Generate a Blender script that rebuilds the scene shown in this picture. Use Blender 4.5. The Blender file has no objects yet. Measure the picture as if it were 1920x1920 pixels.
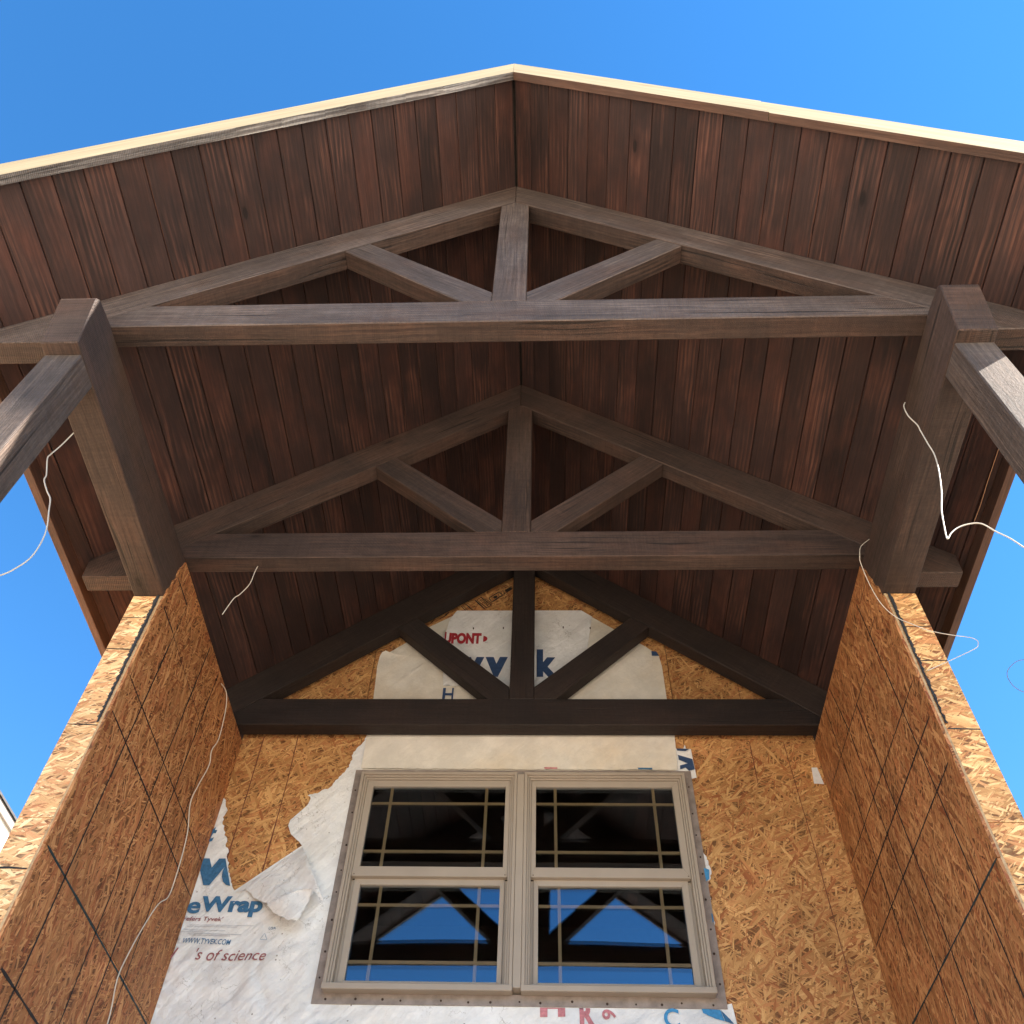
import bpy, bmesh, math, random
from mathutils import Vector, Matrix, noise
from mathutils.geometry import delaunay_2d_cdt

random.seed(7)
S = bpy.context.scene
COL = S.collection

# ------------------------------------------------------------------ camera
cam_d = bpy.data.cameras.new('camera')
cam = bpy.data.objects.new('camera', cam_d)
COL.objects.link(cam)
yaw, pitch, roll = -0.0615, 0.9215, -0.042
cy, sy = math.cos(yaw), math.sin(yaw)
right0 = Vector((cy, -sy, 0)); fwd0 = Vector((sy, cy, 0)); zup = Vector((0, 0, 1))
F = fwd0 * math.cos(pitch) + zup * math.sin(pitch)
U = -fwd0 * math.sin(pitch) + zup * math.cos(pitch)
R2 = right0 * math.cos(roll) - U * math.sin(roll)
U2 = right0 * math.sin(roll) + U * math.cos(roll)
M = Matrix((R2, U2, -F)).transposed().to_4x4()
M.translation = Vector((0.147, 0, 0))
cam.matrix_world = M
cam_d.sensor_width = 36.0
cam_d.lens = 1720.27 / 1920 * 36.0
cam_d.clip_start = 0.05
cam_d.clip_end = 2000
S.camera = cam

# ------------------------------------------------------------------ light
SUN = Vector((4.1, -1.0, 3.3)).normalized()
elev = math.asin(SUN.z); azim = math.atan2(SUN.x, SUN.y)
w = bpy.data.worlds.new('World'); S.world = w; w.use_nodes = True
nt = w.node_tree
for n in list(nt.nodes): nt.nodes.remove(n)
sky = nt.nodes.new('ShaderNodeTexSky'); sky.sky_type = 'NISHITA'; sky.sun_disc = False
sky.sun_elevation = elev; sky.sun_rotation = azim
sky.air_density = 1.0; sky.dust_density = 0.0; sky.ozone_density = 2.2
hs = nt.nodes.new('ShaderNodeHueSaturation'); hs.inputs['Saturation'].default_value = 1.30
bg = nt.nodes.new('ShaderNodeBackground'); bg.inputs['Strength'].default_value = 0.070
wo = nt.nodes.new('ShaderNodeOutputWorld')
nt.links.new(sky.outputs[0], hs.inputs['Color']); nt.links.new(hs.outputs[0], bg.inputs[0])
nt.links.new(bg.outputs[0], wo.inputs[0])
sd = bpy.data.lights.new('sun', 'SUN'); sd.energy = 5.0; sd.angle = math.radians(0.53)
sd.color = (1.0, 0.93, 0.82)
so = bpy.data.objects.new('sun', sd); COL.objects.link(so)
so.rotation_euler = SUN.to_track_quat('Z', 'Y').to_euler()
so.location = SUN * 30
S.view_settings.view_transform = 'Standard'; S.view_settings.look = 'None'
S.view_settings.gamma = 1.0; S.view_settings.use_curve_mapping = False
S.view_settings.exposure = 2.45

# ------------------------------------------------------------------ node helpers
class NB:
    def __init__(s, name):
        s.m = bpy.data.materials.new(name); s.m.use_nodes = True
        s.t = s.m.node_tree
        for n in list(s.t.nodes): s.t.nodes.remove(n)
        s.out = s.t.nodes.new('ShaderNodeOutputMaterial')
    def n(s, typ, **kw):
        nd = s.t.nodes.new('ShaderNode' + typ)
        for k, v in kw.items():
            if k.startswith('_'): nd.inputs[k[1:]].default_value = v
            else: setattr(nd, k, v)
        return nd
    def l(s, a, b): s.t.links.new(a, b)
    def _in(s, nd, i, v):
        if v is None: return
        if hasattr(v, 'is_linked') or hasattr(v, 'links'): s.l(v, nd.inputs[i])
        else: nd.inputs[i].default_value = v
    def math(s, op, a, b=None, c=None, clamp=False):
        nd = s.n('Math', operation=op); nd.use_clamp = clamp
        s._in(nd, 0, a); s._in(nd, 1, b); s._in(nd, 2, c)
        return nd.outputs[0]
    def vmath(s, op, a, b=None):
        nd = s.n('VectorMath', operation=op); s._in(nd, 0, a); s._in(nd, 1, b)
        return nd.outputs[0]
    def mix(s, f, a, b, typ='RGBA', blend='MIX'):
        nd = s.n('Mix'); nd.data_type = typ
        if typ == 'RGBA':
            nd.blend_type = blend
            i, j, o = 6, 7, 2
        else: i, j, o = 2, 3, 0
        s._in(nd, 0, f); s._in(nd, i, a); s._in(nd, j, b)
        return nd.outputs[o]
    def ramp(s, f, stops, interp='LINEAR'):
        nd = s.n('ValToRGB'); cr = nd.color_ramp; cr.interpolation = interp
        while len(cr.elements) < len(stops): cr.elements.new(0.5)
        for e, (p, c) in zip(cr.elements, stops):
            e.position = p
            e.color = (c[0], c[1], c[2], 1) if not isinstance(c, (int, float)) else (c, c, c, 1)
        s._in(nd, 0, f)
        return nd.outputs[0]
    def noise(s, vec, scale, detail=3, rough=0.55, dist=0.0, dims='3D'):
        nd = s.n('TexNoise', noise_dimensions=dims)
        nd.inputs['Scale'].default_value = scale; nd.inputs['Detail'].default_value = detail
        nd.inputs['Roughness'].default_value = rough; nd.inputs['Distortion'].default_value = dist
        s.l(vec, nd.inputs['Vector'])
        return nd
    def mapping(s, vec, loc=(0, 0, 0), rot=(0, 0, 0), scale=(1, 1, 1)):
        nd = s.n('Mapping'); nd.inputs[1].default_value = loc; nd.inputs[2].default_value = rot
        nd.inputs[3].default_value = scale; s.l(vec, nd.inputs[0])
        return nd.outputs[0]
    def uv(s, rnd=True):
        u = s.n('UVMap').outputs[0]
        if rnd:
            r = s.n('ObjectInfo').outputs['Random']
            cx = s.n('CombineXYZ'); s.l(s.math('MULTIPLY', r, 37.0), cx.inputs[0])
            s.l(s.math('MULTIPLY', r, 91.0), cx.inputs[1]); s.l(s.math('MULTIPLY', r, 13.0), cx.inputs[2])
            u = s.vmath('ADD', u, cx.outputs[0])
        return u
    def done(s, col, rough=0.7, bump=None, bstr=0.3, bdist=0.01, spec=0.3, sheen=0):
        p = s.n('BsdfPrincipled')
        s._in(p, p.inputs.find('Base Color'), col if hasattr(col, 'links') else (*col, 1))
        s._in(p, p.inputs.find('Roughness'), rough)
        p.inputs['Specular IOR Level'].default_value = spec
        if bump is not None:
            b = s.n('Bump'); b.inputs['Strength'].default_value = bstr; b.inputs['Distance'].default_value = bdist
            s.l(bump, b.inputs['Height']); s.l(b.outputs[0], p.inputs['Normal'])
        s.l(p.outputs[0], s.out.inputs[0])
        return s.m

def m_stain(name, dark, mid, light, streak_amt, bright_var=0.5, smear=True, rough=0.6, sawn=0.0, wornlo=0.5, fvar=.22, blotch=None):
    b = NB(name); uv = b.uv()
    rnd = b.n('ObjectInfo').outputs['Random']
    # long grain, warped
    warp = b.noise(b.mapping(uv, scale=(1.6, 9, 1)), 1.0, 2)
    wv = b.vmath('MULTIPLY', b.vmath('SUBTRACT', warp.outputs['Color'], (0.5, 0.5, 0.5)), (0.0, 0.05, 0.0))
    g = b.vmath('ADD', uv, wv)
    fine = b.noise(b.mapping(g, scale=(2.2, 150, 1)), 1.0, 3, 0.6).outputs[0]
    med = b.noise(b.mapping(g, scale=(1.1, 38, 1)), 1.0, 3, 0.6).outputs[0]
    # growth ring figure
    ring = b.n('TexWave', wave_type='BANDS', bands_direction='Y')
    ring.inputs['Scale'].default_value = 11; ring.inputs['Distortion'].default_value = 7
    ring.inputs['Detail'].default_value = 2; ring.inputs['Detail Scale'].default_value = 0.7
    b.l(b.mapping(uv, scale=(0.28, 1.3, 1)), ring.inputs['Vector'])
    gr = b.math('ADD', b.math('MULTIPLY', fine, 0.5), b.math('ADD', b.math('MULTIPLY', med, 0.3), b.math('MULTIPLY', ring.outputs['Fac'], 0.2)))
    streak = b.ramp(gr, [(0.42, 0.0), (0.66, 1.0)])
    # where the stain was wiped thin
    worn = b.ramp(b.noise(b.mapping(uv, scale=(1.9, 5.5, 1)), 1.0, 3, 0.6).outputs[0], [(wornlo, 0.0), (wornlo + 0.2, 1.0)])
    amt = b.math('MULTIPLY', streak, b.math('MULTIPLY_ADD', worn, 0.85, 0.12))
    amt = b.math('MULTIPLY', amt, streak_amt)
    base = b.mix(b.ramp(b.noise(b.mapping(uv, scale=(1.3, 3.0, 1)), 1.0, 3).outputs[0], [(0.35, 0.0), (0.65, 1.0)]), (*dark, 1), (*mid, 1))
    if blotch:
        bf = b.ramp(b.noise(b.mapping(uv, loc=(9, 2, 0), scale=(2.3, 6, 1)), 1.0, 4, .6).outputs[0], [(0.47, 0.0), (0.66, 1.0)])
        base = b.mix(b.math('MULTIPLY', bf, .8), base, (*blotch, 1))
    col = b.mix(amt, base, (*light, 1))
    tone = b.ramp(b.math('ADD', b.math('MULTIPLY', fine, .6), b.math('MULTIPLY', b.noise(b.mapping(uv, scale=(14, 60, 1)), 1.0, 4, .7).outputs[0], .4)), [(0.36, 1 - fvar), (0.64, 1 + fvar)])
    col = b.mix(1.0, col, tone, blend='MULTIPLY')
    if smear:
        sm = b.ramp(b.noise(b.mapping(uv, loc=(5, 3, 0), scale=(3.2, 4.5, 1)), 1.0, 2).outputs[0], [(0.52, 0.0), (0.68, 1.0)])
        col = b.mix(b.math('MULTIPLY', sm, 0.55), col, (*dark, 1))
    # knots
    v = b.n('TexVoronoi', feature='F1'); v.inputs['Scale'].default_value = 1.0
    b.l(b.mapping(uv, scale=(1.7, 4.2, 1)), v.inputs['Vector'])
    wob = b.math('ADD', v.outputs['Distance'], b.math('MULTIPLY', b.math('SUBTRACT', med, 0.5), 0.05))
    sep = b.n('SeparateColor'); b.l(v.outputs['Color'], sep.inputs[0])
    has = b.math('GREATER_THAN', sep.outputs[0], 0.35 if sawn else 0.55)
    k = b.math('MULTIPLY', b.math('ADD', b.math('MULTIPLY', b.ramp(wob, [(0.035, 1.0), (0.06, 0.0)]), .75), b.math('MULTIPLY', b.ramp(wob, [(0.05, 1.0), (0.16, 0.0)]), .35), clamp=True), has)
    col = b.mix(b.math('MULTIPLY', k, 0.85), col, (dark[0] * .35, dark[1] * .35, dark[2] * .35, 1))
    br = b.math('MULTIPLY_ADD', rnd, bright_var, 1.0 - bright_var * 0.5)
    cx = b.n('CombineColor'); [b.l(br, cx.inputs[i]) for i in range(3)]
    col = b.mix(1.0, col, cx.outputs[0], blend='MULTIPLY')
    bump = b.math('ADD', b.math('MULTIPLY', fine, 0.7), b.math('MULTIPLY', med, 0.5))
    bump = b.math('SUBTRACT', bump, b.math('MULTIPLY', k, 0.5))
    if sawn:
        sw = b.n('TexWave', wave_type='BANDS', bands_direction='X')
        sw.inputs['Scale'].default_value = 46; sw.inputs['Distortion'].default_value = 1.5
        sw.inputs['Detail'].default_value = 2; b.l(b.mapping(uv, rot=(0, 0, 0.12)), sw.inputs['Vector'])
        rs = b.noise(b.mapping(uv, scale=(60, 110, 1)), 1.0, 3, 0.7).outputs[0]
        swt = b.noise(b.mapping(uv, rot=(0, 0, 0), scale=(60, 2.5, 1)), 1.0, 3, .7).outputs[0]
        rt = b.ramp(b.math('ADD', b.math('MULTIPLY', swt, .5), b.math('MULTIPLY', rs, .5)), [(0.36, .84), (0.64, 1.16)])
        col = b.mix(1.0, col, rt, blend='MULTIPLY')
        bump = b.math('ADD', bump, b.math('ADD', b.math('MULTIPLY', sw.outputs['Fac'], sawn), b.math('MULTIPLY', rs, sawn * 1.5)))
        # drying checks
        ck = b.noise(b.mapping(g, loc=(3, 1, 0), scale=(1.3, 62, 1)), 1.0, 1, 0.5).outputs[0]
        ckm = b.math('MULTIPLY', b.ramp(ck, [(0.29, 1.0), (0.34, 0.0)]), b.ramp(b.noise(b.mapping(uv, scale=(1.5, 4, 1)), 1.0, 1).outputs[0], [(0.42, 0.0), (0.52, 1.0)]))
        col = b.mix(b.math('MULTIPLY', ckm, 0.7), col, (0.01, 0.008, 0.007, 1))
        bump = b.math('SUBTRACT', bump, b.math('MULTIPLY', ckm, 1.5))
    rg = b.math('MULTIPLY_ADD', gr, 0.25, rough - 0.12)
    return b.done(col, rg, bump, 0.45, 0.004, spec=0.35)

def m_osb(name, tint=(1, 1, 1), dirs=(0, 26, -24, 48, -52, 10), pale=0.0, contrast=1.0, gain=1.0):
    b = NB(name); uv = b.uv()
    nz = b.noise(uv, 9, 2).outputs['Color']
    uvw = b.vmath('ADD', uv, b.vmath('MULTIPLY', b.vmath('SUBTRACT', nz, (0.5, 0.5, 0.5)), (0.02, 0.02, 0)))
    bp = bv = bh = bl = None
    for i, a in enumerate(dirs):
        long_, short = [(11, 75), (15, 110), (10, 66), (19, 140), (14, 95), (26, 190)][i % 6]
        mp = b.mapping(b.mapping(uvw, loc=(i * 3.7, i * 1.9, 0), rot=(0, 0, math.radians(a))), scale=(long_, short, 1))
        v = b.n('TexVoronoi', feature='F1', voronoi_dimensions='2D'); v.inputs['Scale'].default_value = 1.0
        b.l(mp, v.inputs['Vector'])
        sc = b.n('SeparateColor'); b.l(v.outputs['Color'], sc.inputs[0])
        gl = b.noise(b.mapping(mp, scale=(0.5, 5.5, 1)), 1.0, 2, 0.6, dims='2D').outputs[0]
        pr = b.math('SUBTRACT', sc.outputs[0], b.math('MULTIPLY', v.outputs['Distance'], 0.10))
        if bp is None: bp, bv, bh, bl = pr, sc.outputs[1], sc.outputs[2], gl
        else:
            t = b.math('GREATER_THAN', pr, bp)
            bv = b.mix(t, bv, sc.outputs[1], 'FLOAT'); bh = b.mix(t, bh, sc.outputs[2], 'FLOAT')
            bl = b.mix(t, bl, gl, 'FLOAT'); bp = b.math('MAXIMUM', bp, pr)
    fl = b.noise(b.mapping(uv, scale=(160, 260, 1)), 1.0, 3, 0.7).outputs[0]
    val = b.math('ADD', b.math('MULTIPLY', bv, 0.46), b.math('ADD', b.math('MULTIPLY', bl, 0.36), b.math('MULTIPLY', fl, 0.24)))
    val = b.math('MULTIPLY_ADD', b.math('SUBTRACT', val, 0.5), contrast, 0.5 + pale)
    def t(c): return (c[0] * tint[0] * gain, c[1] * tint[1] * gain, c[2] * tint[2] * gain)
    c1 = b.ramp(val, [(0.12, t((.13, .058, .022))), (0.3, t((.27, .135, .055))), (0.52, t((.40, .225, .098))), (0.74, t((.54, .345, .165))), (0.93, t((.70, .50, .28)))])
    c2 = b.ramp(val, [(0.12, t((.10, .035, .018))), (0.4, t((.27, .105, .045))), (0.7, t((.44, .22, .10))), (0.95, t((.58, .34, .17)))])
    col = b.mix(b.ramp(bh, [(0.62, 0.0), (0.8, 1.0)]), c1, c2)
    # gaps and voids between strands
    gap = b.math('MAXIMUM', b.ramp(bp, [(0.60, 1.0), (0.70, 0.0)]), b.math('MULTIPLY', b.ramp(b.noise(b.mapping(uvw, scale=(30, 120, 1)), 1.0, 3, .7).outputs[0], [(.27, 1.0), (.36, 0.0)]), .9))
    col = b.mix(b.math('MULTIPLY', gap, 0.75), col, (*t((.07, .028, .012)), 1))
    # large blotches
    bl2 = b.ramp(b.noise(uv, 2.3, 3).outputs[0], [(0.3, 0.80), (0.7, 1.14)])
    col = b.mix(1.0, col, bl2, blend='MULTIPLY')
    hgt = b.math('ADD', bp, b.math('MULTIPLY', bl, 0.12))
    return b.done(col, 0.62, hgt, 0.6, 0.006, spec=0.3)

def m_wrap(name, base=(.80, .79, .77), stain=(.74, .60, .38), stain_amt=0.3, dirt=0.4, seed=0, crease=1.0):
    b = NB(name); co = b.n('NewGeometry').outputs['Position']
    uv = b.mapping(co, loc=(seed, seed * 2, 0))
    n1 = b.ramp(b.noise(uv, 2.6, 4).outputs[0], [(0.45, 0.0), (0.75, 1.0)])
    col = b.mix(b.math('MULTIPLY', n1, stain_amt), (*base, 1), (*stain, 1))
    n2 = b.ramp(b.noise(uv, 7, 5, 0.65).outputs[0], [(0.4, 0.86), (0.62, 1.0)])
    col = b.mix(1.0, col, n2, blend='MULTIPLY')
    # specks and twiggy scuffs
    v = b.n('TexVoronoi', feature='F1'); v.inputs['Scale'].default_value = 24; b.l(uv, v.inputs['Vector'])
    sc = b.n('SeparateColor'); b.l(v.outputs['Color'], sc.inputs[0])
    area = b.ramp(b.noise(uv, 3.1, 3).outputs[0], [(0.40, 0.0), (0.56, 1.0)])
    sp = b.math('MULTIPLY', b.ramp(v.outputs['Distance'], [(0.06, 1.0), (0.12, 0.0)]), b.math('GREATER_THAN', sc.outputs[0], 0.72))
    v2 = b.n('TexVoronoi', feature='DISTANCE_TO_EDGE'); v2.inputs['Scale'].default_value = 17
    b.l(b.vmath('ADD', uv, b.vmath('MULTIPLY', b.noise(uv, 22, 3).outputs['Color'], (.09, .09, .09))), v2.inputs['Vector'])
    tw = b.math('MULTIPLY', b.ramp(v2.outputs['Distance'], [(0.008, 1.0), (0.025, 0.0)]), b.ramp(b.noise(uv, 8, 3).outputs[0], [(0.50, 0.0), (0.58, 1.0)]))
    d = b.math('MULTIPLY', b.math('MAXIMUM', sp, b.math('MULTIPLY', tw, 0.6)), b.math('MULTIPLY', area, dirt))
    col = b.mix(d, col, (.16, .12, .08, 1))
    cr = b.noise(uv, 34, 4, 0.6, 0.6).outputs[0]
    cr2 = b.noise(b.mapping(b.mapping(uv, rot=(0, 0.85, 0)), scale=(3.2, 5, 15)), 1.0, 3, 0.55, 0.4).outputs[0]
    return b.done(col, 0.5, b.math('ADD', b.math('MULTIPLY', cr, .35), b.math('MULTIPLY', cr2, 1.3)), 0.55 * crease, 0.022, spec=0.4)

def m_plain(name, col, rough=0.6, nscale=30, namt=0.15, bstr=0.1, spec=0.4, metal=0):
    b = NB(name); co = b.n('TexCoord').outputs['Object']
    n1 = b.noise(co, nscale, 4, 0.6).outputs[0]
    f = b.ramp(n1, [(0.3, 1 - namt), (0.7, 1 + namt)])
    c = b.mix(1.0, (*col, 1), f, blend='MULTIPLY')
    return b.done(c, rough, n1, bstr, 0.003, spec=spec)

def m_fascia(name, pale):
    b = NB(name); uv = b.uv()
    g = b.noise(b.mapping(uv, scale=(2, 70, 1)), 1.0, 3, 0.6).outputs[0]
    col = b.ramp(g, [(0.3, (.27, .205, .115)), (0.7, (.38, .31, .19))])
    v = b.n('TexVoronoi', feature='F1'); v.inputs['Scale'].default_value = 1.0
    b.l(b.mapping(uv, scale=(1.6, 9, 1)), v.inputs['Vector'])
    k = b.ramp(v.outputs['Distance'], [(0.05, 1.0), (0.1, 0.0)])
    col = b.mix(b.math('MULTIPLY', k, .6), col, (.28, .15, .07, 1))
    # worn brown stain that stops short of the raw face: lower edge carries grey stain flecks
    return b.done(col, 0.7, g, 0.3, 0.003)

def m_glass(name):
    b = NB(name)
    gl = b.n('BsdfGlossy'); gl.inputs['Roughness'].default_value = 0.0; gl.inputs['Color'].default_value = (.72, .86, 1.0, 1)
    tr = b.n('BsdfTransparent'); tr.inputs['Color'].default_value = (.72, .74, .74, 1)
    fr = b.n('Fresnel'); fr.inputs['IOR'].default_value = 1.5
    co = b.n('TexCoord').outputs['Object']
    n1 = b.noise(co, 1.4, 1).outputs[0]
    bp = b.n('Bump'); bp.inputs['Strength'].default_value = 0.12; bp.inputs['Distance'].default_value = 0.01
    b.l(n1, bp.inputs['Height']); b.l(bp.outputs[0], gl.inputs['Normal'])
    f = b.math('ADD', fr.outputs[0], GLASS_EXTRA, clamp=True)
    mx = b.n('MixShader'); b.l(f, mx.inputs[0]); b.l(tr.outputs[0], mx.inputs[1]); b.l(gl.outputs[0], mx.inputs[2])
    b.l(mx.outputs[0], b.out.inputs[0])
    return b.m

GLASS_EXTRA = 0.11
M_PLANK = m_stain('stained_plank', (.024, .0140, .0132), (.050, .0265, .0230), (.165, .073, .050), 0.8, 0.42, wornlo=0.47, blotch=(.075, .030, .022))
M_BEAM = m_stain('stained_timber', (.041, .0275, .0228), (.071, .0465, .0375), (.145, .088, .064), 0.5, 0.2, smear=True, rough=0.7, sawn=0.5, wornlo=0.48, fvar=.34, blotch=(.078, .043, .031))
M_BEAM_REAR_SHADE = m_stain('rear_shade_timber', (.021, .0150, .0132), (.034, .0235, .020), (.058, .038, .030), 0.5, 0.2, smear=True, rough=0.7, sawn=0.45, wornlo=0.5, fvar=.28, blotch=(.034, .021, .017))  # rear truss copy of the stain, darkened to stand in for deeper shade
M_BEAM_WORN_LIT = m_stain('worn_lit_timber', (.068, .050, .043), (.120, .091, .079), (.21, .157, .128), 0.55, 0.2, smear=True, rough=0.75, sawn=0.7, wornlo=0.45, fvar=.36, blotch=(.095, .058, .043))  # front truss faces: wear plus lightening that stands in for front skylight
M_POST = m_stain('stained_post', (.065, .050, .044), (.105, .080, .069), (.22, .165, .13), 0.5, 0.15, smear=False, rough=0.72, sawn=1.6, wornlo=0.45, fvar=.38, blotch=(.085, .055, .042))
M_TRIM = m_stain('stained_trim', (.075, .042, .031), (.125, .070, .050), (.25, .145, .10), 0.6, 0.2, smear=False, blotch=(.13, .065, .042))
M_TRIM_GREY = m_stain('weathered_trim', (.085, .072, .068), (.15, .13, .122), (.42, .39, .36), 0.9, 0.2, smear=False, sawn=.5, fvar=.45, wornlo=.42)
M_RAW = m_fascia('raw_pine', 1)
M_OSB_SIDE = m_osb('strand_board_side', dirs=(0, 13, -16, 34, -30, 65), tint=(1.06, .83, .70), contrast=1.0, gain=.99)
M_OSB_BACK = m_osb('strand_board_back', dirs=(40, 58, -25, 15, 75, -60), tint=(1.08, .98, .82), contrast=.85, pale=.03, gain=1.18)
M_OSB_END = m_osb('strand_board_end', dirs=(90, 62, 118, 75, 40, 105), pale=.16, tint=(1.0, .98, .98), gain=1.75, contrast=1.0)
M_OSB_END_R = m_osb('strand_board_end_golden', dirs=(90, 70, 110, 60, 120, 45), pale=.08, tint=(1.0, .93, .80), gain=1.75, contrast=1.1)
M_EDGE = m_plain('board_edge', (.48, .33, .18), 0.8, 60, .35, .3)
M_WRAP = m_wrap('house_wrap_white', (.87, .87, .87), (.72, .60, .42), .22, .8)
M_WRAP_OLD = m_wrap('house_wrap_cream', (.81, .765, .68), (.74, .56, .34), .45, .15, seed=4, crease=.6)
M_BLUE = m_plain('print_blue', (.045, .15, .29), .6, 60, .3, .05)
M_NAVY = m_plain('print_navy', (.035, .07, .16), .6, 60, .2, .05)
M_SKYB = m_plain('print_light_blue', (.06, .28, .55), .6, 60, .2, .05)
M_RED = m_plain('print_red', (.38, .025, .035), .6, 60, .2, .05)
M_FADED = m_plain('print_faded_red', (.30, .10, .11), .6, 60, .3, .05)
M_PINK = m_plain('print_pink', (.52, .20, .22), .6, 60, .25, .05)
M_INK = m_plain('ink_black', (.018, .017, .018), .7, 80, .3, .05)
M_TEAL = m_plain('ink_teal', (.015, .035, .04), .7, 80, .3, .05)
M_GREYINK = m_plain('print_grey', (.33, .34, .37), .7, 80, .3, .05)
M_CHALK = m_plain('chalk_red', (.17, .055, .03), .8, 40, .4, .05)
M_VINYL = m_plain('tan_vinyl', (.37, .31, .25), .42, 5, .06, .02)
M_FLANGE = m_plain('grey_flange', (.27, .225, .20), .6, 20, .25, .15)
M_MUNTIN = m_plain('bronze_bar', (.42, .28, .14), .4, 10, .1, .02)
M_NAIL = m_plain('rusty_nail', (.04, .022, .015), .8)
M_WIRE = m_plain('white_wire', (.62, .57, .49), .45, 8, .08, .02)
M_OWIRE = m_plain('bare_wire', (.55, .30, .17), .45, 8, .08, .02)
M_TAR = m_plain('black_sealant', (.03, .031, .034), .75, 40, .4, .6)
M_DARK = m_plain('dark_room', (.05, .042, .036), .9)
M_SHINGLE = m_plain('dark_shingle', (.06, .055, .055), .9, 25, .3, .4)
M_GROUND = m_plain('pale_soil', (.44, .37, .29), .95, 1.2, .25, .4)
M_CREAM = m_plain('cream_siding', (.78, .74, .64), .6, 6, .05, .05)
M_TAN = m_plain('tan_siding', (.55, .36, .18), .7, 10, .1, .1)
M_GTRIM = m_plain('grey_brown_trim', (.19, .165, .15), .6, 10, .1, .05)
M_GLASS = m_glass('window_glass')

# ------------------------------------------------------------------ mesh helpers
def uv_mesh(me, grain):
    g = Vector(grain).normalized()
    alt = Vector((0, 0, 1)) if abs(g.z) < .9 else Vector((1, 0, 0))
    ul = me.uv_layers.new(name='UVMap') if not me.uv_layers else me.uv_layers[0]
    for p in me.polygons:
        n = p.normal
        if abs(n.dot(g)) > 0.85:
            a = g.cross(alt).normalized(); c = n.cross(a)
            a, c = a * 0.8, c * 0.8
        else:
            a = g; c = n.cross(g).normalized()
        for li in p.loop_indices:
            co = me.vertices[me.loops[li].vertex_index].co
            ul.data[li].uv = (co.dot(a) + n.x * 1.3, co.dot(c) + n.y * 2.1 + n.z * .7)

def link(name, me, mat, parent=None, grain=(0, 0, 1)):
    me.name = name
    if mat: me.materials.append(mat)
    if len(me.uv_layers) == 0: uv_mesh(me, grain)
    o = bpy.data.objects.new(name, me); COL.objects.link(o)
    if parent: o.parent = parent
    return o

def empty(name, loc, label, cat, group=None):
    o = bpy.data.objects.new(name, None); COL.objects.link(o)
    o.empty_display_size = .1; o.location = loc
    tag(o, label, cat, group)
    return o

def tag(o, label, cat, group=None):
    o['label'] = label; o['category'] = cat
    if group: o['group'] = group
    return o

def child(name, me, mat, parent, grain=(0, 0, 1)):
    """mesh built in world coordinates, hung under a root whose world location is pure translation"""
    root = parent; off = Vector((0, 0, 0))
    while root: off += root.location; root = root.parent
    me.transform(Matrix.Translation(-off))
    return link(name, me, mat, parent, grain)

def to_mesh(bm, bevel=0.0):
    bmesh.ops.recalc_face_normals(bm, faces=bm.faces)
    if bevel:
        es = [e for e in bm.edges if len(e.link_faces) == 2 and e.calc_face_angle(0) > .5]
        bmesh.ops.bevel(bm, geom=es, offset=bevel, segments=1, affect='EDGES', clamp_overlap=True)
    me = bpy.data.meshes.new('m'); bm.to_mesh(me); bm.free(); me.update()
    return me

def add_box(bm, x0, x1, y0, y1, z0, z1):
    vs = [bm.verts.new((x, y, z)) for x in (x0, x1) for y in (y0, y1) for z in (z0, z1)]
    for f in ((0, 1, 3, 2), (4, 6, 7, 5), (0, 4, 5, 1), (2, 3, 7, 6), (0, 2, 6, 4), (1, 5, 7, 3)):
        bm.faces.new([vs[i] for i in f])

def box_me(*b, bevel=0.0):
    bm = bmesh.new(); add_box(bm, *b); return to_mesh(bm, bevel)

def add_prism(bm, poly, axis, a, b):
    """poly of 2D points; axis 'y': (x,z) points extruded along y; axis 'x': (y,z) along x"""
    def P(p, t): return (p[0], t, p[1]) if axis == 'y' else (t, p[0], p[1])
    v0 = [bm.verts.new(P(p, a)) for p in poly]; v1 = [bm.verts.new(P(p, b)) for p in poly]
    n = len(poly)
    bm.faces.new(v0); bm.faces.new(v1[::-1])
    for i in range(n): bm.faces.new((v0[i], v0[(i + 1) % n], v1[(i + 1) % n], v1[i]))

def prism_me(poly, axis, a, b, bevel=0.0):
    bm = bmesh.new(); add_prism(bm, poly, axis, a, b); return to_mesh(bm, bevel)

def tube_me(pts, r, seg=8, sub=6):
    P = [Vector(p) for p in pts]; Q = []
    for i in range(len(P) - 1):
        p0 = P[max(i - 1, 0)]; p1 = P[i]; p2 = P[i + 1]; p3 = P[min(i + 2, len(P) - 1)]
        for k in range(sub):
            t = k / sub
            Q.append(.5 * (2 * p1 + (p2 - p0) * t + (2 * p0 - 5 * p1 + 4 * p2 - p3) * t * t + (3 * p1 - p0 - 3 * p2 + p3) * t ** 3))
    Q.append(P[-1])
    bm = bmesh.new(); rings = []; side = None
    for i, q in enumerate(Q):
        d = (Q[min(i + 1, len(Q) - 1)] - Q[max(i - 1, 0)]).normalized()
        if side is None: side = d.orthogonal().normalized()
        side = (side - d * side.dot(d)).normalized(); up = d.cross(side)
        rings.append([bm.verts.new(q + (side * math.cos(2 * math.pi * k / seg) + up * math.sin(2 * math.pi * k / seg)) * r) for k in range(seg)])
    for a, c in zip(rings, rings[1:]):
        for k in range(seg): bm.faces.new((a[k], a[(k + 1) % seg], c[(k + 1) % seg], c[k]))
    bm.faces.new(rings[0]); bm.faces.new(rings[-1][::-1])
    me = to_mesh(bm)
    for p in me.polygons: p.use_smooth = True
    return me

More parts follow.
